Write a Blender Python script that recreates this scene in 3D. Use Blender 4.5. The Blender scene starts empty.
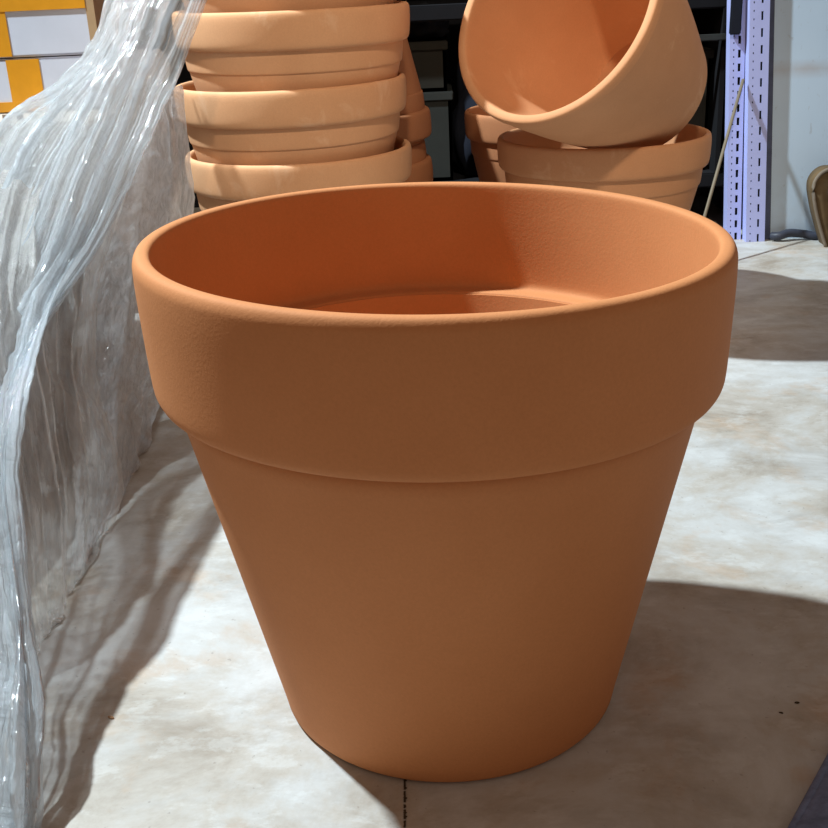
import bpy, bmesh, math, random
from mathutils import Vector, Matrix, noise
random.seed(7)
C = bpy.context.scene.collection
SC = bpy.context.scene
PI = math.pi
S = 0.21                                     # outer rim radius of the big pot, metres

# ------------------------------------------------------------------ camera
F, PITCH, ROLL, YAW = 1100.0, 0.3817, -0.0468, -0.025
CAM = Vector((0, -3.6879 * S, 2.6098 * S))
cp, sp, cy, sy = math.cos(PITCH), math.sin(PITCH), math.cos(YAW), math.sin(YAW)
W_ = Vector((sy * cp, cy * cp, -sp))
R0 = Vector((cy, -sy, 0)); U0 = R0.cross(W_)
R_ = R0 * math.cos(ROLL) + U0 * math.sin(ROLL)
U_ = -R0 * math.sin(ROLL) + U0 * math.cos(ROLL)
cd = bpy.data.cameras.new('camera'); cam = bpy.data.objects.new('camera', cd); C.objects.link(cam)
cd.sensor_width = 36; cd.lens = 36 * F / 828; cd.clip_start = 0.02
cam.matrix_world = Matrix(((R_.x, U_.x, -W_.x, CAM.x), (R_.y, U_.y, -W_.y, CAM.y), (R_.z, U_.z, -W_.z, CAM.z), (0, 0, 0, 1)))
SC.camera = cam

# ------------------------------------------------------------------ world, lamps, exposure
SC.view_settings.view_transform = 'Standard'; SC.view_settings.look = 'None'
SC.view_settings.exposure = 0.0; SC.view_settings.gamma = 1.0; SC.view_settings.use_curve_mapping = False
wd = bpy.data.worlds.new('world'); SC.world = wd; wd.use_nodes = True
wb = wd.node_tree.nodes['Background']
wb.inputs[0].default_value = (1.0, 0.75, 0.57, 1); wb.inputs[1].default_value = 0.28

def lamp(name, loc, power, color, radius, kind='POINT', target=None, size=None):
    l = bpy.data.lights.new(name, kind); l.energy = power; l.color = color
    if kind == 'AREA':
        l.shape = 'RECTANGLE'; l.size, l.size_y = size
    else:
        l.shadow_soft_size = radius
    o = bpy.data.objects.new(name, l); C.objects.link(o); o.location = loc
    if target is not None:
        o.rotation_euler = (Vector(target) - Vector(loc)).to_track_quat('-Z', 'Y').to_euler()
    return o
kl = lamp('ceiling_lamp', (-1.50, 0.76, 2.8), 800, (0.79, 0.93, 1.0), 0.05, 'SPOT', (0.2, 0.62, 0.1))
kl.data.spot_size = 0.80; kl.data.spot_blend = 0.12
sp_ = lamp('stack_fill_spot', (0.1, -1.25, 2.4), 150, (1.0, 0.86, 0.68), 0.06, 'SPOT', (0.02, 1.05, 0.42))  # unseen fill light added to brighten the back pots, beam clear of the big pot
sp_.data.spot_size = 0.50; sp_.data.spot_blend = 0.6

def at(x, y, Y):                              # the point of the plane y = Y seen along a pixel of the photograph
    d = W_ + R_ * ((x - 414) / F) - U_ * ((y - 414) / F)
    return CAM + d * ((Y - CAM.y) / d.y)
def fl(x, y, z=0.0):
    d = W_ + R_ * ((x - 414) / F) - U_ * ((y - 414) / F)
    return CAM + d * ((z - CAM.z) / d.z)

# ------------------------------------------------------------------ materials
def nt(name):
    m = bpy.data.materials.new(name); m.use_nodes = True
    t = m.node_tree; b = t.nodes['Principled BSDF']
    return m, t, b
def node(t, kind, **kw):
    n = t.nodes.new(kind)
    for k, v in kw.items():
        if k.startswith('i_'): n.inputs[k[2:].replace('_', ' ')].default_value = v
        else: setattr(n, k, v)
    return n
def ramp(t, fac, stops, interp='LINEAR'):
    r = t.nodes.new('ShaderNodeValToRGB'); r.color_ramp.interpolation = interp
    e = r.color_ramp.elements
    while len(e) < len(stops): e.new(0.5)
    for q, (p, c) in zip(e, stops):
        q.position = p; q.color = tuple(c) + (1,) if len(c) == 3 else c
    t.links.new(fac, r.inputs[0]); return r.outputs[0]
def tex(t, scale, detail=4, rough=0.55, vec=None, distort=0.0):
    n = node(t, 'ShaderNodeTexNoise'); n.inputs['Scale'].default_value = scale
    n.inputs['Detail'].default_value = detail; n.inputs['Roughness'].default_value = rough
    n.inputs['Distortion'].default_value = distort
    if vec is not None: t.links.new(vec, n.inputs['Vector'])
    return n.outputs['Fac']
def mixc(t, fac, a, b, blend='MIX'):
    n = node(t, 'ShaderNodeMix', data_type='RGBA', blend_type=blend)
    for s, v in ((0, fac), (6, a), (7, b)):
        if hasattr(v, 'is_output'): t.links.new(v, n.inputs[s])
        else: n.inputs[s].default_value = v if s == 0 else (tuple(v) + (1,))
    return n.outputs[2]
def math_(t, op, a, b=0.0):
    n = node(t, 'ShaderNodeMath', operation=op)
    for i, v in enumerate((a, b)):
        if hasattr(v, 'is_output'): t.links.new(v, n.inputs[i])
        else: n.inputs[i].default_value = v
    return n.outputs[0]
def bump(t, b, h, strength, dist=0.002):
    n = node(t, 'ShaderNodeBump'); n.inputs['Strength'].default_value = strength; n.inputs['Distance'].default_value = dist
    t.links.new(h, n.inputs['Height']); t.links.new(n.outputs[0], b.inputs['Normal'])
def pos(t):
    return node(t, 'ShaderNodeNewGeometry').outputs['Position']
def objc(t):
    return node(t, 'ShaderNodeTexCoord').outputs['Object']

def clay(name, c1, c2, rough=0.75, dust=None):
    m, t, b = nt(name); o = objc(t)
    f = tex(t, 9, 5, 0.6, o)
    col = ramp(t, f, [(0.35, c1), (0.7, c2)])
    fine = tex(t, 420, 2, 0.7, o)
    col = mixc(t, math_(t, 'MULTIPLY', fine, 0.40), col, [v * 0.62 for v in c1])
    if dust:
        d = ramp(t, tex(t, 14, 6, 0.65, o, 0.6), [(0.60, (0, 0, 0)), (0.72, (1, 1, 1))])
        col = mixc(t, math_(t, 'MULTIPLY', d, 0.35), col, dust)
    t.links.new(col, b.inputs['Base Color']); b.inputs['Roughness'].default_value = rough
    b.inputs['Specular IOR Level'].default_value = 0.25
    bump(t, b, fine, 0.22, 0.0008)
    return m
CLAY = clay('terracotta', (0.60, 0.236, 0.088), (0.65, 0.265, 0.104))
CLAY_PALE = clay('pale_terracotta', (0.68, 0.355, 0.18), (0.74, 0.405, 0.215), dust=(0.82, 0.58, 0.40))
CLAY_MID = clay('mid_terracotta', (0.58, 0.275, 0.13), (0.64, 0.315, 0.155), dust=(0.75, 0.48, 0.3))
CLAY_RED = clay('red_terracotta', (0.43, 0.175, 0.075), (0.48, 0.20, 0.09))

def plain(name, col, rough=0.6, metal=0.0, var=0.12, scale=12, bmp=0.0):
    m, t, b = nt(name)
    f = tex(t, scale, 5, 0.6, objc(t))
    c = ramp(t, f, [(0.3, [v * (1 - var) for v in col]), (0.7, [min(1, v * (1 + var)) for v in col])])
    t.links.new(c, b.inputs['Base Color']); b.inputs['Roughness'].default_value = rough; b.inputs['Metallic'].default_value = metal
    b.inputs['Specular IOR Level'].default_value = 0.12 if max(col) < 0.05 else 0.4
    if bmp: bump(t, b, f, bmp, 0.003)
    return m

def concrete():
    m, t, b = nt('concrete_floor'); p = pos(t)
    big = tex(t, 6.5, 8, 0.70, p, 0.3)
    col = ramp(t, big, [(0.32, (0.31, 0.265, 0.215)), (0.44, (0.43, 0.395, 0.35)), (0.54, (0.485, 0.48, 0.465)), (0.68, (0.56, 0.57, 0.57))])
    tan = ramp(t, tex(t, 9, 6, 0.65, p, 0.3), [(0.55, (0, 0, 0)), (0.70, (1, 1, 1))])
    col = mixc(t, math_(t, 'MULTIPLY', tan, 0.6), col, (0.46, 0.32, 0.21))
    mp = node(t, 'ShaderNodeMapping'); t.links.new(p, mp.inputs['Vector']); mp.inputs['Scale'].default_value = (0.8, 1.3, 1)
    sc = ramp(t, tex(t, 24, 6, 0.7, mp.outputs[0], 0.2), [(0.54, (0, 0, 0)), (0.61, (1, 1, 1))])
    col = mixc(t, math_(t, 'MULTIPLY', sc, 0.26), col, (0.64, 0.66, 0.66))
    dk = ramp(t, tex(t, 7, 6, 0.7, mp.outputs[0], 0.4), [(0.34, (1, 1, 1)), (0.50, (0, 0, 0))])
    col = mixc(t, math_(t, 'MULTIPLY', dk, 0.34), col, (0.20, 0.165, 0.13))
    spk = ramp(t, tex(t, 170, 2, 0.5, p), [(0.27, (1, 1, 1)), (0.30, (0, 0, 0))])
    col = mixc(t, math_(t, 'MULTIPLY', spk, 0.3), col, (0.13, 0.10, 0.08))
    t.links.new(col, b.inputs['Base Color']); b.inputs['Roughness'].default_value = 0.55
    b.inputs['Specular IOR Level'].default_value = 0.35
    bump(t, b, tex(t, 60, 6, 0.6, p), 0.12, 0.002)
    return m
def wall_mat():
    m, t, b = nt('white_wall_paint'); p = pos(t)
    base = ramp(t, tex(t, 4, 4, 0.5, p), [(0.3, (0.47, 0.60, 0.74)), (0.7, (0.55, 0.68, 0.82))])
    mp = node(t, 'ShaderNodeMapping'); t.links.new(p, mp.inputs['Vector']); mp.inputs['Scale'].default_value = (1.6, 1, 0.8)
    sc = ramp(t, tex(t, 55, 4, 0.55, mp.outputs[0], 0.3), [(0.64, (0, 0, 0)), (0.72, (1, 1, 1))])
    col = mixc(t, math_(t, 'MULTIPLY', sc, 0.5), base, (0.36, 0.40, 0.45))
    z = node(t, 'ShaderNodeSeparateXYZ'); t.links.new(p, z.inputs[0])
    band = ramp(t, math_(t, 'ABSOLUTE', math_(t, 'SUBTRACT', z.outputs['Z'], 0.338)), [(0.0, (1, 1, 1)), (0.02, (0, 0, 0))])
    col = mixc(t, math_(t, 'MULTIPLY', band, math_(t, 'MULTIPLY', tex(t, 18, 4, 0.6, p), 1.1)), col, (0.42, 0.40, 0.41))
    low = ramp(t, z.outputs['Z'], [(0.05, (1, 1, 1)), (0.17, (0, 0, 0))])
    lo = math_(t, 'MULTIPLY', low, ramp(t, tex(t, 12, 4, 0.6, p), [(0.4, (0, 0, 0)), (0.62, (1, 1, 1))]))
    col = mixc(t, math_(t, 'MULTIPLY', lo, 0.45), col, (0.44, 0.49, 0.55))
    t.links.new(col, b.inputs['Base Color']); b.inputs['Roughness'].default_value = 0.6
    return m
def film(name, tint, lo, hi, dens_scale, crinkle, rough=0.16, stretch=(1, 1, 1), gloss=0.25):
    """thin crumpled polythene: clear, milky where it folds, with sharp glints"""
    m = bpy.data.materials.new(name); m.use_nodes = True; t = m.node_tree
    for n in list(t.nodes): t.nodes.remove(n)
    out = node(t, 'ShaderNodeOutputMaterial'); uv = node(t, 'ShaderNodeTexCoord').outputs['UV']
    mp = node(t, 'ShaderNodeMapping'); t.links.new(uv, mp.inputs['Vector']); mp.inputs['Scale'].default_value = stretch
    n1 = tex(t, dens_scale, 5, 0.6, mp.outputs[0], 0.6)
    p = pos(t)
    h = tex(t, crinkle, 5, 0.62, p, 1.2)
    v = node(t, 'ShaderNodeTexVoronoi', feature='DISTANCE_TO_EDGE'); v.inputs['Scale'].default_value = crinkle * 1.2
    t.links.new(p, v.inputs['Vector'])
    hh = math_(t, 'ADD', h, math_(t, 'MULTIPLY', v.outputs['Distance'], 0.5))
    hh = math_(t, 'ADD', hh, math_(t, 'MULTIPLY', tex(t, dens_scale * 2.2, 4, 0.6, mp.outputs[0], 0.5), 0.8))
    bp = node(t, 'ShaderNodeBump'); bp.inputs['Strength'].default_value = 0.6; bp.inputs['Distance'].default_value = 0.010
    t.links.new(hh, bp.inputs['Height'])
    dif = node(t, 'ShaderNodeBsdfDiffuse'); dif.inputs[0].default_value = tuple(tint) + (1,)
    tra = node(t, 'ShaderNodeBsdfTranslucent'); tra.inputs[0].default_value = tuple(tint) + (1,)
    mt = node(t, 'ShaderNodeMixShader'); mt.inputs[0].default_value = 0.6
    t.links.new(dif.outputs[0], mt.inputs[1]); t.links.new(tra.outputs[0], mt.inputs[2])
    tr = node(t, 'ShaderNodeBsdfTransparent')
    ma = node(t, 'ShaderNodeMixShader')
    fac = ramp(t, n1, [(0.32, (lo,) * 3), (0.68, (hi,) * 3)])
    t.links.new(fac, ma.inputs[0]); t.links.new(tr.outputs[0], ma.inputs[1]); t.links.new(mt.outputs[0], ma.inputs[2])
    gl = node(t, 'ShaderNodeBsdfGlossy'); gl.inputs['Roughness'].default_value = rough; gl.inputs[0].default_value = (1, 1, 1, 1)
    for s in (dif, tra): t.links.new(bp.outputs[0], s.inputs['Normal'])
    v2 = node(t, 'ShaderNodeTexVoronoi', feature='F1'); v2.inputs['Scale'].default_value = crinkle * 2.6; t.links.new(p, v2.inputs['Vector'])
    h2 = math_(t, 'ADD', math_(t, 'MULTIPLY', v2.outputs['Distance'], 0.55), hh)
    b2 = node(t, 'ShaderNodeBump'); b2.inputs['Strength'].default_value = 0.9; b2.inputs['Distance'].default_value = 0.014
    t.links.new(h2, b2.inputs['Height']); t.links.new(b2.outputs[0], gl.inputs['Normal'])
    fr = node(t, 'ShaderNodeFresnel'); fr.inputs[0].default_value = 1.45; t.links.new(bp.outputs[0], fr.inputs['Normal'])
    fm = math_(t, 'MULTIPLY', math_(t, 'ADD', fr.outputs[0], 0.05), gloss * 2)
    mg = node(t, 'ShaderNodeMixShader'); t.links.new(fm, mg.inputs[0])
    t.links.new(ma.outputs[0], mg.inputs[1]); t.links.new(gl.outputs[0], mg.inputs[2])
    t.links.new(mg.outputs[0], out.inputs['Surface'])
    return m
FILM = film('clear_polythene', (0.72, 0.78, 0.83), 0.32, 0.80, 5, 22, 0.08, (8, 0.9, 1), 0.26)
FILM_B = film('cloudy_polythene', (0.78, 0.75, 0.72), 0.34, 0.66, 4, 22, 0.10, (4, 2, 1), 0.22)
FILM_C = film('grey_polythene', (0.93, 0.93, 0.95), 0.58, 0.90, 6, 30, 0.10, (4, 5, 1), 0.22)

FLOOR = concrete(); WALL = wall_mat()
DARKWALL = plain('dark_rear_wall', (0.015, 0.015, 0.018), 0.9)
EDGE = plain('shaded_wall_edge', (0.07, 0.08, 0.13), 0.8, var=0.25, scale=30)  # shadow on the wall end, put into a dark blue-grey colour
POST = plain('white_powder_coat', (0.43, 0.47, 0.82), 0.5, var=0.06)
CREASE = plain('dark_steel_and_slot_shade', (0.010, 0.010, 0.012), 0.95)
CRATE_M = plain('dark_grey_plastic', (0.022, 0.020, 0.016), 0.8)
CRATE_G = plain('grey_plastic', (0.030, 0.032, 0.030), 0.8)
CLOTH_D = plain('charcoal_cloth', (0.022, 0.024, 0.028), 0.9, bmp=0.4)
CLOTH_N = plain('navy_cloth', (0.012, 0.014, 0.022), 0.9, bmp=0.4)
BOX_W = plain('white_carton', (0.52, 0.55, 0.64), 0.55, var=0.05)
BOX_B = plain('brown_carton', (0.36, 0.24, 0.13), 0.8)
TAPE = plain('orange_tape', (0.62, 0.265, 0.014), 0.3, var=0.08, scale=20)
BEIGE = plain('beige_carton', (0.42, 0.35, 0.29), 0.8, var=0.06)
PINKPR = plain('faded_pink_print', (0.38, 0.29, 0.23), 0.8, var=0.1)
WOOD = plain('pale_wood', (0.19, 0.155, 0.11), 0.7)
STRAP = plain('brown_webbing', (0.13, 0.082, 0.036), 0.85, var=0.25, scale=40, bmp=0.4)
STRAP_E = plain('pale_webbing_edge', (0.20, 0.16, 0.12), 0.85, scale=30)
CABLE = plain('black_rubber', (0.035, 0.04, 0.06), 0.5)
SLATE = plain('slate_blue_fabric', (0.16, 0.21, 0.37), 0.9, var=0.3, scale=90, bmp=0.5)
CHIP = plain('dark_chip', (0.05, 0.035, 0.02), 0.8)
RUST = plain('rust_flake', (0.30, 0.16, 0.08), 0.8)

# ------------------------------------------------------------------ helpers
def obj(name, bm, m, parent=None, smooth=True):
    me = bpy.data.meshes.new(name); bm.to_mesh(me); bm.free()
    if m: me.materials.append(m)
    for p in me.polygons: p.use_smooth = smooth
    o = bpy.data.objects.new(name, me); C.objects.link(o)
    if parent: o.parent = parent
    return o
def tag(o, label, cat, group=None):
    o['label'] = label; o['category'] = cat
    if group: o['group'] = group
    return o
def thing(name, label, cat, loc=(0, 0, 0), group=None):
    o = bpy.data.objects.new(name, None); C.objects.link(o); o.location = loc; o.empty_display_size = 0.05
    return tag(o, label, cat, group)
def struct(name, bm, m, smooth=False):
    o = obj(name, bm, m, None, smooth); o['kind'] = 'structure'; return o
def dup(root, label=None, group=None):
    r = root.copy(); C.objects.link(r)
    if label: r['label'] = label
    if group: r['group'] = group
    for ch in list(root.children):
        c = ch.copy(); C.objects.link(c); c.parent = r
        for g in list(ch.children):
            d = g.copy(); C.objects.link(d); d.parent = c
    return r
def box(bm, x0, x1, y0, y1, z0, z1, bev=0.0, mat=None):
    r = bmesh.ops.create_cube(bm, size=1.0)['verts']
    for v in r:
        v.co = Vector(((x0 + x1) / 2 + v.co.x * (x1 - x0), (y0 + y1) / 2 + v.co.y * (y1 - y0), (z0 + z1) / 2 + v.co.z * (z1 - z0)))
    if bev:
        es = list({e for v in r for e in v.link_edges})
        bmesh.ops.bevel(bm, geom=es, offset=bev, segments=2, affect='EDGES')
def BX(*a, **k):
    bm = bmesh.new(); box(bm, *a, **k); return bm
def lathe(profile, n=128, closed=True):
    """closed ring profile [(r, z)...] turned about z"""
    bm = bmesh.new(); rings = []
    for r, z in profile:
        if r < 1e-6: rings.append([bm.verts.new((0, 0, z))])
        else: rings.append([bm.verts.new((r * math.cos(2 * PI * i / n), r * math.sin(2 * PI * i / n), z)) for i in range(n)])
    m = len(rings)
    for k in range(m if closed else m - 1):
        a, b = rings[k], rings[(k + 1) % m]
        if len(a) == 1 and len(b) == 1: continue
        for i in range(n):
            j = (i + 1) % n
            if len(a) == 1: bm.faces.new((a[0], b[j], b[i]))
            elif len(b) == 1: bm.faces.new((a[i], a[j], b[0]))
            else: bm.faces.new((a[i], a[j], b[j], b[i]))
    bmesh.ops.recalc_face_normals(bm, faces=bm.faces)
    return bm
def smoothpath(pts, it=2):
    """Chaikin corner cutting of an open (r, z) polyline, ends kept"""
    for _ in range(it):
        q = [pts[0]]
        for (a, b), (c, d) in zip(pts, pts[1:]):
            q += [(a * .75 + c * .25, b * .75 + d * .25), (a * .25 + c * .75, b * .25 + d * .75)]
        q.append(pts[-1]); pts = q
    return pts
def tube(pts, rad, n=10):
    bm = bmesh.new(); rings = []
    for i, p in enumerate(pts):
        p = Vector(p); d = (Vector(pts[min(i + 1, len(pts) - 1)]) - Vector(pts[max(i - 1, 0)])).normalized()
        a = d.cross(Vector((0, 0, 1)))
        if a.length < 1e-3: a = d.cross(Vector((1, 0, 0)))
        a.normalize(); b = d.cross(a)
        rr = rad[i] if isinstance(rad, (list, tuple)) else rad
        rings.append([bm.verts.new(p + (a * math.cos(2 * PI * k / n) + b * math.sin(2 * PI * k / n)) * rr) for k in range(n)])
    for a, b in zip(rings, rings[1:]):
        for k in range(n): bm.faces.new((a[k], a[(k + 1) % n], b[(k + 1) % n], b[k]))
    bm.faces.new(rings[0]); bm.faces.new(rings[-1][::-1]); bmesh.ops.recalc_face_normals(bm, faces=bm.faces)
    return bm
def cr(p, t):
    """Catmull-Rom through a list of Vectors, t in 0..1"""
    n = len(p) - 1; f = min(max(t, 0), 1) * n; i = min(int(f), n - 1); u = f - i
    a, b, c, d = p[max(i - 1, 0)], p[i], p[i + 1], p[min(i + 2, n)]
    return 0.5 * ((2 * b) + (c - a) * u + (2 * a - 5 * b + 4 * c - d) * u * u + (3 * b - a - 3 * c + d) * u ** 3)

# ------------------------------------------------------------------ setting
struct('floor', BX(-4, 4, -3, 3.0, -0.1, 0), FLOOR)
bm = BX(0.701, 2.6, 1.492, 1.60, 0, 2.6)
for v in bm.verts:
    if v.co.x < 1: v.co.x -= 0.058 * v.co.z                # the wall end is out of plumb like the posts beside it
struct('wall_right', bm, WALL)
bm = BX(0.678, 0.701, 1.490, 2.2, 0, 2.6)  # end of the white wall, its shade painted in as a dark strip
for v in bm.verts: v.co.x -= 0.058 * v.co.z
struct('shaded_wall_end', bm, EDGE)
struct('wall_back', BX(-4, 0.676, 2.1, 2.2, 0, 2.6), DARKWALL)

# ------------------------------------------------------------------ pots
def pot_parts(root, rim_prof, body_prof, mat, n=128):
    b = obj('body', lathe(body_prof, n), mat, root); b.data.set_sharp_from_angle(angle=0.8)
    r = obj('rim', lathe(rim_prof, n), mat, root); r.data.set_sharp_from_angle(angle=0.8)
    return b, r

# the big pot in front: lip, tall collar, ledge inside, tapered body
H, hr = 1.7875, 0.472
out_rim = [(0.88, H - 0.455)] + smoothpath([(0.905, H - 0.464), (0.948, H - 0.477), (0.970, H - 0.476), (0.983, H - 0.455), (0.987, H - 0.42), (0.990, H - 0.36), (0.995, H - 0.25), (1.0, H - 0.12), (1.0, H - 0.05), (0.9985, H - 0.028), (0.990, H - 0.008), (0.978, H), (0.962, H + 0.001), (0.948, H - 0.002), (0.940, H - 0.012), (0.938, H - 0.035)], 2)
in_rim = smoothpath([(0.938, H - 0.035), (0.930, H - 0.20), (0.924, H - hr + 0.075), (0.920, H - hr + 0.045), (0.905, H - hr + 0.032), (0.862, H - hr + 0.030), (0.845, H - hr + 0.024), (0.838, H - hr - 0.03)], 2)
rim_p = [(r * S, z * S) for r, z in out_rim + in_rim[1:]]
zt = H - 0.452
body_o = [(0.0, 0.012), (0.58, 0.012), (0.612, 0.0), (0.632, 0.004), (0.646, 0.022)]
body_o = body_o[:2] + smoothpath(body_o[2:], 2) + [(0.6444 + (0.928 - 0.6444) * k / 24, 0.022 + (zt - 0.022) * k / 24) for k in range(1, 23)] + [(0.917, zt - 0.068), (0.911, zt - 0.045), (0.902, zt - 0.026), (0.893, zt - 0.010), (0.888, zt)]
body_p = [(r * S, z * S) for r, z in body_o + [(0.84, zt)] + [(0.84 + (0.58 - 0.84) * k / 12, zt + (0.13 - zt) * k / 12) for k in range(1, 13)] + [(0.565, 0.10), (0.53, 0.085), (0.0, 0.08)]]
big = thing('flowerpot', 'large empty terracotta flowerpot standing alone on the floor in the foreground', 'flowerpot')
for part in pot_parts(big, rim_p, body_p, CLAY, 192):
    for v in part.data.vertices:                      # the throwing left the rim plane a touch out of level
        v.co.z += -0.0238 * v.co.x * min(1, max(0, v.co.z / (H * S)))

# the smaller stacking pots: shallow collar, a second tier under it, tapered body
def stack_profiles(R, Hh, k=1.0):
    def sc(l): return [(r * R, z * Hh) for r, z in l]
    rim_o = smoothpath([(0.90, 0.825), (0.965, 0.828), (0.985, 0.84), (0.994, 0.87), (1.0, 0.93), (1.0, 0.975), (0.99, 0.994), (0.965, 1.0), (0.945, 0.996), (0.932, 0.98)], 2)
    rim_i = smoothpath([(0.932, 0.98), (0.925, 0.90), (0.905, 0.84), (0.87, 0.815)], 1)
    bo = [(0.0, 0.006), (0.52, 0.006), (0.545, 0.0), (0.575, 0.004), (0.595, 0.02)]
    bo = bo[:2] + smoothpath(bo[2:], 2) + [(0.60 + (0.900 - 0.60) * q / 12, 0.03 + (0.715 - 0.03) * q / 12) for q in range(13)]
    bo += smoothpath([(0.901, 0.722), (0.914, 0.726), (0.920, 0.738), (0.932, 0.80), (0.932, 0.835)], 2)
    bi = [(0.87, 0.833), (0.84, 0.76), (0.81, 0.70), (0.53, 0.09), (0.50, 0.055), (0.0, 0.05)]
    return sc(rim_o + rim_i[1:]), sc(bo + bi)
def stack_pot(label, mat, R, Hh, loc, group=None, n=96):
    t = thing('flowerpot', label, 'flowerpot', loc, group)
    rp, bp = stack_profiles(R, Hh)
    pot_parts(t, rp, bp, mat, n); return t
HP = 0.303
p0 = stack_pot('pale terracotta pot with shallow collar at the bottom of the left stack', CLAY_PALE, 0.176, HP, (-0.204, 0.97, 0), 'stacked pots on the left')
def place(src, label, loc, rot=(0, 0, 0), group=None):
    d = dup(src, label, group); d.location = loc; d.rotation_euler = rot; return d
PT = 0.1025
place(p0, 'pale terracotta pot second from the bottom of the left stack', (-0.207, 0.97, PT), (0, -0.006, 1.0))
place(p0, 'pale terracotta pot with lit rim third from the bottom of the left stack', (-0.199, 0.97, 2 * PT + 0.001), (0, -0.008, 2.1))
place(p0, 'topmost pale terracotta pot of the left stack, cut off by the picture edge', (-0.199, 0.97, 3 * PT + 0.002), (0, -0.004, 3.3))
# upside-down pots behind them
q0 = stack_pot('lowest upside-down terracotta pot behind the left stack', CLAY_RED, 0.162, 0.29, (-0.157, 1.31, 0.29), 'upside-down pots behind the left stack')
q0.rotation_euler = (PI, 0, 0)
for k, lab in enumerate(('second upside-down terracotta pot from the floor behind the left stack', 'third upside-down terracotta pot from the floor behind the left stack', 'topmost upside-down terracotta pot behind the left stack, its tapered body showing')):
    place(q0, lab, (-0.157, 1.31, 0.29 + 0.089 * (k + 1)), (PI, 0, 0.7 * k))
# right: one standing, one lying tilted in its mouth, one behind
stack_pot('upright terracotta pot on the right carrying the tilted pot', CLAY_MID, 0.172, HP - 0.011, (0.283, 1.06, 0))
rp = stack_pot('reddish terracotta pot half hidden behind the pot that carries the tilted one', CLAY_RED, 0.149, 0.298, (0.218, 1.395, 0))
# tilted rimless pot
tl = thing('flowerpot', 'terracotta pot lying tilted on the right pot with its wide mouth facing forward', 'flowerpot')
L, Ra, Rb = 0.285, 0.165, 0.100
o_ = [(0, 0.0), (0.084, 0.0), (0.099, 0.001), (0.107, 0.008), (0.110, 0.020)]
o_ = o_[:2] + smoothpath(o_[2:], 2)
o_ += [(0.110 + (Ra - 0.110) * k / 16 + 0.005 * math.sin(PI * k / 16), 0.020 + (L - 0.034) * k / 16) for k in range(1, 16)]
lip_p = smoothpath([(Ra, L - 0.014), (Ra, L - 0.004), (Ra - 0.003, L), (Ra - 0.011, L), (Ra - 0.0145, L - 0.003), (Ra - 0.0155, L - 0.014)], 2)
i_ = [(Ra - 0.0155, L - 0.014), (Ra - 0.018, L - 0.05), (0.092, 0.028), (0.086, 0.018), (0, 0.016)]
for nm, pr_ in (('body', o_ + [(Ra, L - 0.014)] + i_), ('lip', lip_p)):
    obj(nm, lathe(pr_, 128), CLAY_MID, tl).data.set_sharp_from_angle(angle=0.8)
ax = Vector((0.5949, 0.646, -0.4782)).normalized()
lc = Vector((0.1785, 0.8613, 0.4903)); base = lc + ax * L
zq = (-ax).to_track_quat('Z', 'Y')
tl.rotation_euler = zq.to_euler(); tl.location = base

# ------------------------------------------------------------------ storage rack behind
rk = thing('storage_rack', 'slotted steel storage rack with white posts at the dark back of the room', 'rack', (0, 0, 0))
def slotted(x0, x1, y, z0, z1, n_slot, slot_x, slot_h, slot_w, dots_x, flange=0.028, th=0.002):
    """an upright of folded strip: front face pierced by a column of slots and a column of small holes"""
    bm = bmesh.new(); a, b = slot_x - slot_w / 2, slot_x + slot_w / 2; c, d = dots_x - 0.0011, dots_x + 0.0011
    for u, v in ((x0, c), (d, a), (b, x1)): box(bm, u, v, y, y + th, z0, z1)
    p = (z1 - z0) / n_slot
    for k in range(n_slot): box(bm, a, b, y, y + th, z0 + k * p + slot_h, z0 + (k + 1) * p)
    for k in range(2 * n_slot): box(bm, c, d, y, y + th, z0 + k * p / 2 + 0.0035, z0 + (k + 1) * p / 2)
    for xx in (x0, x1 - th): box(bm, xx, xx + th, y + th, y + flange, z0, z1)
    return bm
def post(x0, x1, y, z0, z1, n, sx, sh, sw, dx, lean=0.0):
    o = obj('post', slotted(x0, x1, y, z0, z1, n, sx, sh, sw, dx), POST, rk, False)
    for v in o.data.vertices: v.co.x += lean * v.co.z
    bk = obj('slot_shade', BX(x0 + 0.0025, x1 - 0.0025, y + 0.006, y + 0.02, z0, z1), CREASE, o, False)  # dark strip added behind the slots, standing in for the shade inside the post
    for v in bk.data.vertices: v.co.x += lean * v.co.z
    return o
post(0.6465, 0.685, 1.475, 0.0, 1.3, 42, 0.671, 0.016, 0.0042, 0.655, -0.052)
post(0.613, 0.6425, 1.50, 0.0, 1.3, 50, 0.632, 0.015, 0.0055, 0.621, -0.045)
post(-0.40, -0.37, 1.50, 0.0, 1.3, 42, -0.385, 0.016, 0.004, -0.39)
sleeve = obj('post_sleeve', BX(0.591, 0.612, 1.486, 1.497, 0.408, 0.62, 0.002), CLOTH_N, rk, False)
for (z, y0) in ((0.10, 1.56), (0.455, 1.56), (0.80, 1.50), (1.28, 1.5)):  # upper two boards are out of view, added to shade the rack from the lamp
    obj('shelf', BX(-0.40, 0.63, y0, 2.0, z, z + 0.03, 0.003), CREASE, rk, False)
obj('beam', BX(0.40, 0.60, 1.54, 1.56, 0.395, 0.407, 0.002), CRATE_G, rk, False)
obj('side_panel', BX(0.595, 0.605, 1.56, 2.0, 0.13, 0.455), CREASE, rk, False)

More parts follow.
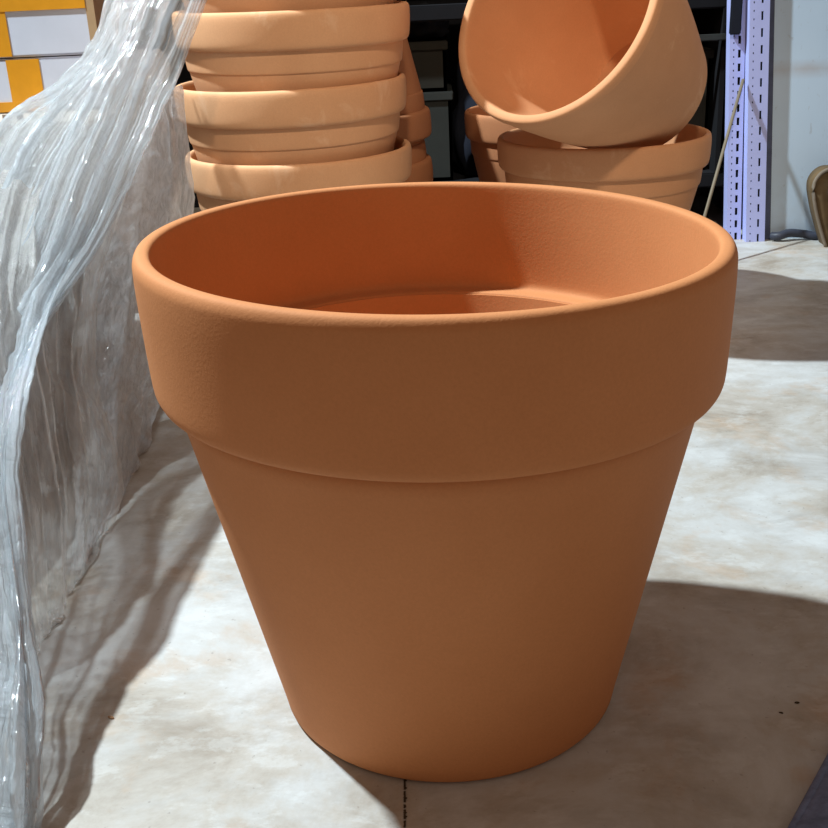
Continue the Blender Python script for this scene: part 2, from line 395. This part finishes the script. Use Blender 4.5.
def crate(x0, x1, y0, y1, z0, z1, m, label, name='storage_crate'):
    t = thing(name, label, 'crate', ((x0 + x1) / 2, (y0 + y1) / 2, z0))
    w, d, h = (x1 - x0) / 2, (y1 - y0) / 2, z1 - z0
    bm = bmesh.new()
    box(bm, -w, w, -d, d, 0, 0.008); box(bm, -w, w, -d, -d + 0.006, 0, h); box(bm, -w, w, d - 0.006, d, 0, h)
    box(bm, -w, -w + 0.006, -d, d, 0, h); box(bm, w - 0.006, w, -d, d, 0, h)
    obj('shell', bm, m, t, False)
    bm = bmesh.new()
    box(bm, -w - 0.005, w + 0.005, -d - 0.005, -d + 0.001, h - 0.018, h, 0.002); box(bm, -w - 0.005, w + 0.005, d - 0.001, d + 0.005, h - 0.018, h, 0.002)
    box(bm, -w - 0.005, -w + 0.001, -d, d, h - 0.018, h, 0.002); box(bm, w - 0.001, w + 0.005, -d, d, h - 0.018, h, 0.002)
    obj('rim', bm, m, t, False)
    return t
crate(-0.20, 0.048, 1.60, 1.85, 0.13, 0.315, CRATE_G, 'grey plastic crate seen in the gap between the two pot stacks, under the darker crate')
crate(-0.20, 0.040, 1.60, 1.85, 0.315, 0.415, CRATE_M, 'dark brownish-grey crate standing on the grey crate behind the pots')
crate(0.40, 0.585, 1.60, 1.85, 0.13, 0.375, CRATE_M, 'dark crate on the rack behind the tilted pot, beside the white posts')
def lump(name, label, cat, c, r, m, seed, amp=0.5):
    bm = bmesh.new(); bmesh.ops.create_icosphere(bm, subdivisions=4, radius=1)
    for v in bm.verts:
        n = noise.noise(v.co * 1.7 + Vector((seed, 0, 0))) * amp + noise.noise(v.co * 4 + Vector((0, seed, 0))) * amp * 0.35
        v.co = Vector((v.co.x * r[0], v.co.y * r[1], v.co.z * r[2])) * (1 + n)
        if v.co.z < -r[2] * 0.8: v.co.z = -r[2] * 0.8
    o = obj(name, bm, m); o.location = (c[0], c[1], c[2] + r[2] * 0.8); return tag(o, label, cat)
lump('folded_cloth', 'crumpled charcoal cloth lying on top of the dark crate behind the pots', 'cloth', (-0.01, 1.70, 0.418), (0.06, 0.06, 0.035), CLOTH_D, 3.1, 0.35)
lump('cloth_bundle', 'dark navy cloth bundle beside the grey crate, left of the reddish pot', 'cloth', (0.105, 1.66, 0.13), (0.05, 0.06, 0.14), CLOTH_N, 8.4, 0.3)
# leaning stick
a, b = at(742, 84, 1.47), at(703, 222, 1.30)
d = (b - a).normalized(); foot = a + d * ((0.008 - a.z) / d.z)
tag(obj('stick', tube([a - d * 0.01, a * 0.5 + foot * 0.5, foot], 0.0032, 10), WOOD), 'thin pale wooden stick leaning against the white slotted posts', 'stick')

# cable along the wall foot
pts = [fl(788, 234), fl(797, 234), fl(805, 235), fl(815, 238)]
w = [(0.700, 1.478, 0.010), (0.712, 1.468, 0.012), (0.735, 1.474, 0.016), (0.765, 1.476, 0.012), (0.79, 1.47, 0.009), (0.815, 1.47, 0.02), (0.835, 1.478, 0.04), (0.85, 1.48, 0.06), (0.87, 1.478, 0.09)]
P = [Vector(q) for q in w]
tag(obj('cable', tube([cr(P, k / 40) for k in range(41)], 0.0085, 10), CABLE), 'thin black cable running along the foot of the white wall', 'cable')
# brown strap loop at right edge
cpts = [at(x, y, 1.43) for x, y in ((823, 246), (817, 226), (812, 205), (810, 185), (816, 173), (827, 167), (842, 170), (853, 186), (856, 210), (853, 235), (850, 246))]
st = thing('webbing_strap', 'brown webbing strap bent into a loop at the right picture edge by the white wall', 'strap', (0, 0, 0))
def ribbon(pts, wy, th, n=60):
    bm = bmesh.new(); prev = None
    for k in range(n + 1):
        t = k / n; p = cr(pts, t); q = cr(pts, min(t + 0.01, 1)) - cr(pts, max(t - 0.01, 0)); q.y = 0; q.normalize()
        nrm = Vector((q.z, 0, -q.x)); h = th * (0.45 + 0.55 * math.sin(PI * t) ** 0.7)
        ring = [bm.verts.new(p + Vector((0, s * wy, 0)) + nrm * e) for s, e in ((-1, 0), (-1, h), (1, h), (1, 0))]
        if prev:
            for i in range(4): bm.faces.new((prev[i], prev[(i + 1) % 4], ring[(i + 1) % 4], ring[i]))
        else: bm.faces.new(ring)
        prev = ring
    bm.faces.new(prev[::-1]); bmesh.ops.recalc_face_normals(bm, faces=bm.faces); return bm
obj('webbing', ribbon(cpts, 0.022, 0.032), STRAP, st)
ed = [cr(cpts, k / 30) + Vector((-0.001, -0.023, 0)) for k in range(0, 16)]
obj('edge_binding', tube(ed, 0.0035, 8), STRAP_E, st)

# ------------------------------------------------------------------ cartons, upper left
def carton(label, x0, x1, y0, y1, z0, z1, tapes, cap=False):
    t = thing('carton', label, 'box', (x1, y0, z0), 'white cartons with orange tape')
    X, Y, Z = x1 - x0, y1 - y0, z1 - z0
    obj('carton_body', BX(-X, 0, 0, Y, 0, Z, 0.004), BOX_W, t, False)
    if cap: obj('bare_edge', BX(-0.014, 0.0012, -0.0012, Y, 0.003, Z - 0.003), BOX_B, t, False)
    for i, (a, b, c, d) in enumerate(tapes):
        obj('tape', BX(a - x1, b - x1, -0.0016 - 0.0008 * i, 0.002, c - z0, d - z0), TAPE, t, False)
    return t
def X_(px, py, Y=1.30): return at(px, py, Y).x
zb = at(50, 56, 1.30).z; zl = at(50, 106, 1.30).z
carton('white carton with orange tape under another, upper left behind the plastic film', -1.05, -0.575, 1.30, 1.65, zl - 0.008, zb - 0.002,
       [(X_(9, 80), X_(42, 80), zl - 0.006, zb - 0.004), (-1.04, X_(43, 100), zl - 0.0075, zl + 0.010)])
carton('topmost white carton with orange tape along its upper edge, upper left corner', -1.05, X_(96, 25), 1.30, 1.62, zb, zb + 0.122,
       [(X_(-28, 30), X_(8, 30), zb + 0.002, zb + 0.12), (-1.04, X_(86, 10), zb + 0.078, zb + 0.121)], cap=True)
bg = thing('carton', 'large beige carton with faded pink printing under the white taped cartons', 'box', (-0.95, 1.12, 0))
obj('carton_body', BX(-0.25, 0.40, 0.0, 0.50, 0, zl - 0.01, 0.006), BEIGE, bg, False)
bm = bmesh.new()
for k in range(4):
    xx = X_(2 + k * 14, 113, 1.12) + 0.95
    box(bm, xx, xx + 0.011, -0.0015, 0.001, at(20, 121, 1.12).z, at(20, 114, 1.12).z)
obj('print', bm, PINKPR, bg, False)

# ------------------------------------------------------------------ plastic film
def sheet(cols, nu, nv, folds, crk, seed, thick=0.0):
    """cloth lofted through control columns, gathered into folds and crumpled"""
    bm = bmesh.new(); uvl = bm.loops.layers.uv.new('UVMap')
    P = [[cr(c, j / nv) for c in cols] for j in range(nv + 1)]
    G = [[cr(P[j], i / nu) for i in range(nu + 1)] for j in range(nv + 1)]
    V = []
    for j in range(nv + 1):
        row = []
        for i in range(nu + 1):
            p = G[j][i]
            du = G[j][min(i + 1, nu)] - G[j][max(i - 1, 0)]; dv = G[min(j + 1, nv)][i] - G[max(j - 1, 0)][i]
            n = du.cross(dv)
            n = n.normalized() if n.length > 1e-9 else Vector((1, 0, 0))
            u, v = i / nu, j / nv
            h = 0
            for fr, am, ph in folds:
                wv = u * fr + ph + 0.5 * noise.noise(Vector((u * 3, v * 2.2, seed)))
                h += am * (1 - 2 * abs(math.sin(PI * wv)) ** 0.7) * (0.45 + 0.8 * abs(noise.noise(Vector((u * fr * .6, v * 3, seed + 9)))))
            for sc_, am in crk:
                q = p * sc_ + Vector((seed, seed, seed))
                h += am * (1 - 2.4 * abs(noise.noise(q)))
            e = p + n * h
            if e.z < 0.0015: e.z = 0.0015 + 0.001 * abs(noise.noise(p * 40))
            row.append(bm.verts.new(e))
        V.append(row)
    for j in range(nv):
        for i in range(nu):
            f = bm.faces.new((V[j][i], V[j][i + 1], V[j + 1][i + 1], V[j + 1][i]))
            for l, (a, b) in zip(f.loops, ((i, j), (i + 1, j), (i + 1, j + 1), (i, j + 1))): l[uvl].uv = (a / nu, b / nv)
    return bm
def col(pts):
    return [at(*p) if p[2] is not None else fl(p[0], p[1]) for p in pts]
A = [
 [(212,-18,.68),(192,40,.65),(165,105,.59),(135,175,.50),(100,245,.40),(62,300,.28),(38,345,.2),(20,400,.12),(13,470,.06),(24,560,.0),(36,650,-.06),(40,740,-.12),(38,815,-.16),(34,840,-.18)],
 [(186,-18,.68),(165,40,.65),(137,105,.61),(108,175,.50),(78,245,.39),(45,300,.27),(25,350,.18),(9,410,.10),(4,480,.04),(12,560,-.02),(24,650,-.08),(27,740,-.14),(25,815,-.18),(22,845,-.19)],
 [(152,-18,.72),(130,40,.68),(98,105,.62),(70,175,.51),(45,245,.40),(15,310,.29),(0,370,.2),(-8,440,.11),(-8,500,.05),(-4,570,.0),(5,650,-.07),(10,740,-.13),(8,815,-.17),(4,848,-.19)],
 [(128,-18,.78),(112,35,.74),(76,90,.68),(35,150,.60),(0,220,.50),(-25,300,.39),(-35,380,.28),(-38,450,.18),(-36,520,.1),(-30,590,.03),(-20,660,-.04),(-15,740,-.1),(-15,815,-.14),(-18,850,-.17)],
 [(119,-18,.84),(101,45,.80),(60,92,.76),(0,128,.69),(-40,240,.60),(-70,320,.49),(-85,400,.38),(-90,470,.28),(-90,540,.2),(-80,600,.12),(-70,670,.04),(-60,740,-.02),(-55,815,-.08),(-55,850,-.12)]]
fm = obj('plastic_film', sheet([col(c) for c in A], 200, 320, [(6, 0.014, .2), (15, 0.007, .6), (34, 0.0025, .1)], [(6, 0.006), (30, 0.0016), (80, 0.0005)], 2.3), FILM)
tag(fm, 'clear crumpled plastic film hanging in gathered folds at the left edge', 'plastic film')
B = [
 [(168,75,.72),(160,100,.69),(148,140,.64),(128,185,.56),(110,240,.47),(98,300,.41),(97,360,.37),(106,420,.34),(115,470,.31),(108,528,None),(100,545,None)],
 [(150,80,.71),(135,110,.68),(115,145,.62),(98,185,.53),(82,240,.43),(72,300,.36),(72,360,.31),(82,420,.27),(92,490,.25),(86,566,None),(80,580,None)],
 [(125,90,.70),(112,100,.66),(84,145,.60),(62,185,.50),(48,240,.39),(40,300,.31),(42,360,.25),(52,430,.21),(64,510,.17),(60,606,None),(54,618,None)],
 [(75,95,.72),(62,115,.67),(45,150,.60),(28,185,.48),(15,240,.36),(8,300,.26),(12,370,.19),(24,450,.14),(38,540,.10),(40,640,None),(34,655,None)],
 [(10,125,.72),(0,140,.67),(-8,165,.60),(-10,195,.45),(-25,240,.33),(-30,300,.23),(-25,380,.15),(-15,470,.09),(0,570,.04),(5,690,None),(0,705,None)]]
B = [[(x, y, Y + 0.055 if Y and Y > 0.3 else Y) for x, y, Y in c] for c in B]     # well behind the hanging film
fb = obj('plastic_sheet', sheet([col(c) for c in B], 150, 240, [(3, 0.008, .1), (9, 0.004, .4)], [(6, 0.008), (20, 0.002), (70, 0.0006)], 5.7), FILM_B)
tag(fb, 'cloudy brownish plastic sheet bulging to the floor behind the clear hanging film', 'plastic sheet')
D = [
 [(183,84,.71),(184,100,.72),(187,130,.72),(191,190,.72),(185,290,.69),(165,370,.63),(154,425,None),(148,440,None)],
 [(172,84,.74),(170,110,.73),(170,160,.71),(170,210,.69),(160,290,.62),(146,370,.55),(134,462,None),(128,472,None)],
 [(160,50,.78),(150,110,.73),(145,170,.67),(140,230,.62),(132,310,.54),(124,400,.46),(116,500,None),(110,510,None)],
 [(115,60,.80),(106,120,.75),(95,180,.67),(86,250,.58),(78,330,.49),(74,430,.40),(74,566,None),(68,576,None)]]
fc = obj('plastic_bag', sheet([col(c) for c in D], 110, 200, [(4, 0.006, .3)], [(7, 0.007), (26, 0.004), (70, 0.0012)], 11.2), FILM_C)
tag(fc, 'grey crinkled plastic bag between the brownish sheet and the big pot', 'plastic bag')

TAUPE = plain('taupe_sacking', (0.075, 0.062, 0.055), 0.9, var=0.35, scale=16, bmp=0.4)
bm = bmesh.new(); bmesh.ops.create_icosphere(bm, subdivisions=5, radius=1)
for v in bm.verts:
    d = v.co.copy(); k = (abs(d.x) ** 3 + abs(d.y) ** 3 + abs(d.z) ** 3) ** (-1 / 3)
    n = 1 + 0.16 * noise.noise(d * 1.6 + Vector((4, 0, 0))) + 0.05 * noise.noise(d * 6)
    v.co = Vector((-0.63 + d.x * k * n * 0.18, 0.53 + d.y * k * n * 0.53, 0.10 + d.z * k * n * (0.125 + 0.012 * d.y)))
    v.co.z = max(0.001, v.co.z)
tag(obj('bundle', bm, TAUPE), 'dark taupe bundle packed inside the plastic at the left', 'bundle')

# ------------------------------------------------------------------ small things on the floor
cl_ = thing('fabric_sheet', 'slate-blue fabric edge lying on the floor in the bottom right corner', 'fabric', (0, 0, 0))
e1, e2 = fl(789, 840), fl(836, 752)
dd = (e2 - e1).normalized(); nn = Vector((dd.y, -dd.x, 0))
bm = bmesh.new(); V = []
for i in range(41):
    row = []
    for j in range(25):
        p = e1 + (e2 - e1) * (-0.3 + 1.6 * i / 40) + nn * (0.16 * j / 24)
        z = 0.004 + 0.010 * min(1, j / 3) ** 0.5 + 0.004 * noise.noise(p * 14)
        row.append(bm.verts.new((p.x, p.y, max(0.003, z))))
    V.append(row)
for i in range(40):
    for j in range(24): bm.faces.new((V[i][j], V[i + 1][j], V[i + 1][j + 1], V[i][j + 1]))
o = obj('cloth', bm, SLATE, cl_)
m = o.modifiers.new('thick', 'SOLIDIFY'); m.thickness = 0.003; m.offset = -1
hm = tube([e1 + (e2 - e1) * (-0.3 + 1.6 * i / 40) + Vector((0, 0, 0.0055)) + nn * 0.002 for i in range(41)], 0.005, 8)
obj('hem', hm, SLATE, cl_)

def chip(px, py, r, m, label, ang=0.0, flat=0.35):
    p = fl(px, py); bm = bmesh.new(); bmesh.ops.create_icosphere(bm, subdivisions=2, radius=1)
    for v in bm.verts:
        k = 1 + 0.3 * noise.noise(v.co * 2 + Vector((px, 0, 0))); v.co = Vector((v.co.x * r, v.co.y * r * 0.5, max(v.co.z, -0.5) * r * flat)) * k
    o = obj('clay_chip', bm, m); o.location = (p.x, p.y, r * flat * 0.5); o.rotation_euler = (0, 0, ang); return tag(o, label, 'chip')
chip(797, 703, 0.0022, CHIP, 'tiny dark chip on the shaded floor, the right one of two', 0.0)
chip(781, 713, 0.0018, CHIP, 'tiny dark chip on the shaded floor, the left one of two', -0.4)
chip(111, 718, 0.0032, RUST, 'rusty flake lying on the lit floor left of the big pot', -0.5)
# crack in the floor slab running under the big pot
c0, c1 = fl(404.5, 780), fl(404.5, 845)
cr_o = bmesh.new(); pv = None
for k in range(90):
    p = c0 + (c1 - c0) * (k / 89); n1 = noise.noise(Vector((k * .9, 0, 0))); wd_ = 0.0009 + 0.0022 * max(0, noise.noise(Vector((k * 0.35, 5, 0))))
    a = cr_o.verts.new((p.x - 0.0006 + n1 * 0.0006, p.y, 0.0006)); b = cr_o.verts.new((p.x + wd_, p.y, 0.0006))
    if pv and noise.noise(Vector((k * 0.27, 9, 0))) > -0.22: cr_o.faces.new((pv[0], pv[1], b, a))
    pv = (a, b)
ck = obj('trim_2', cr_o, CHIP, None, False); ck['kind'] = 'structure'
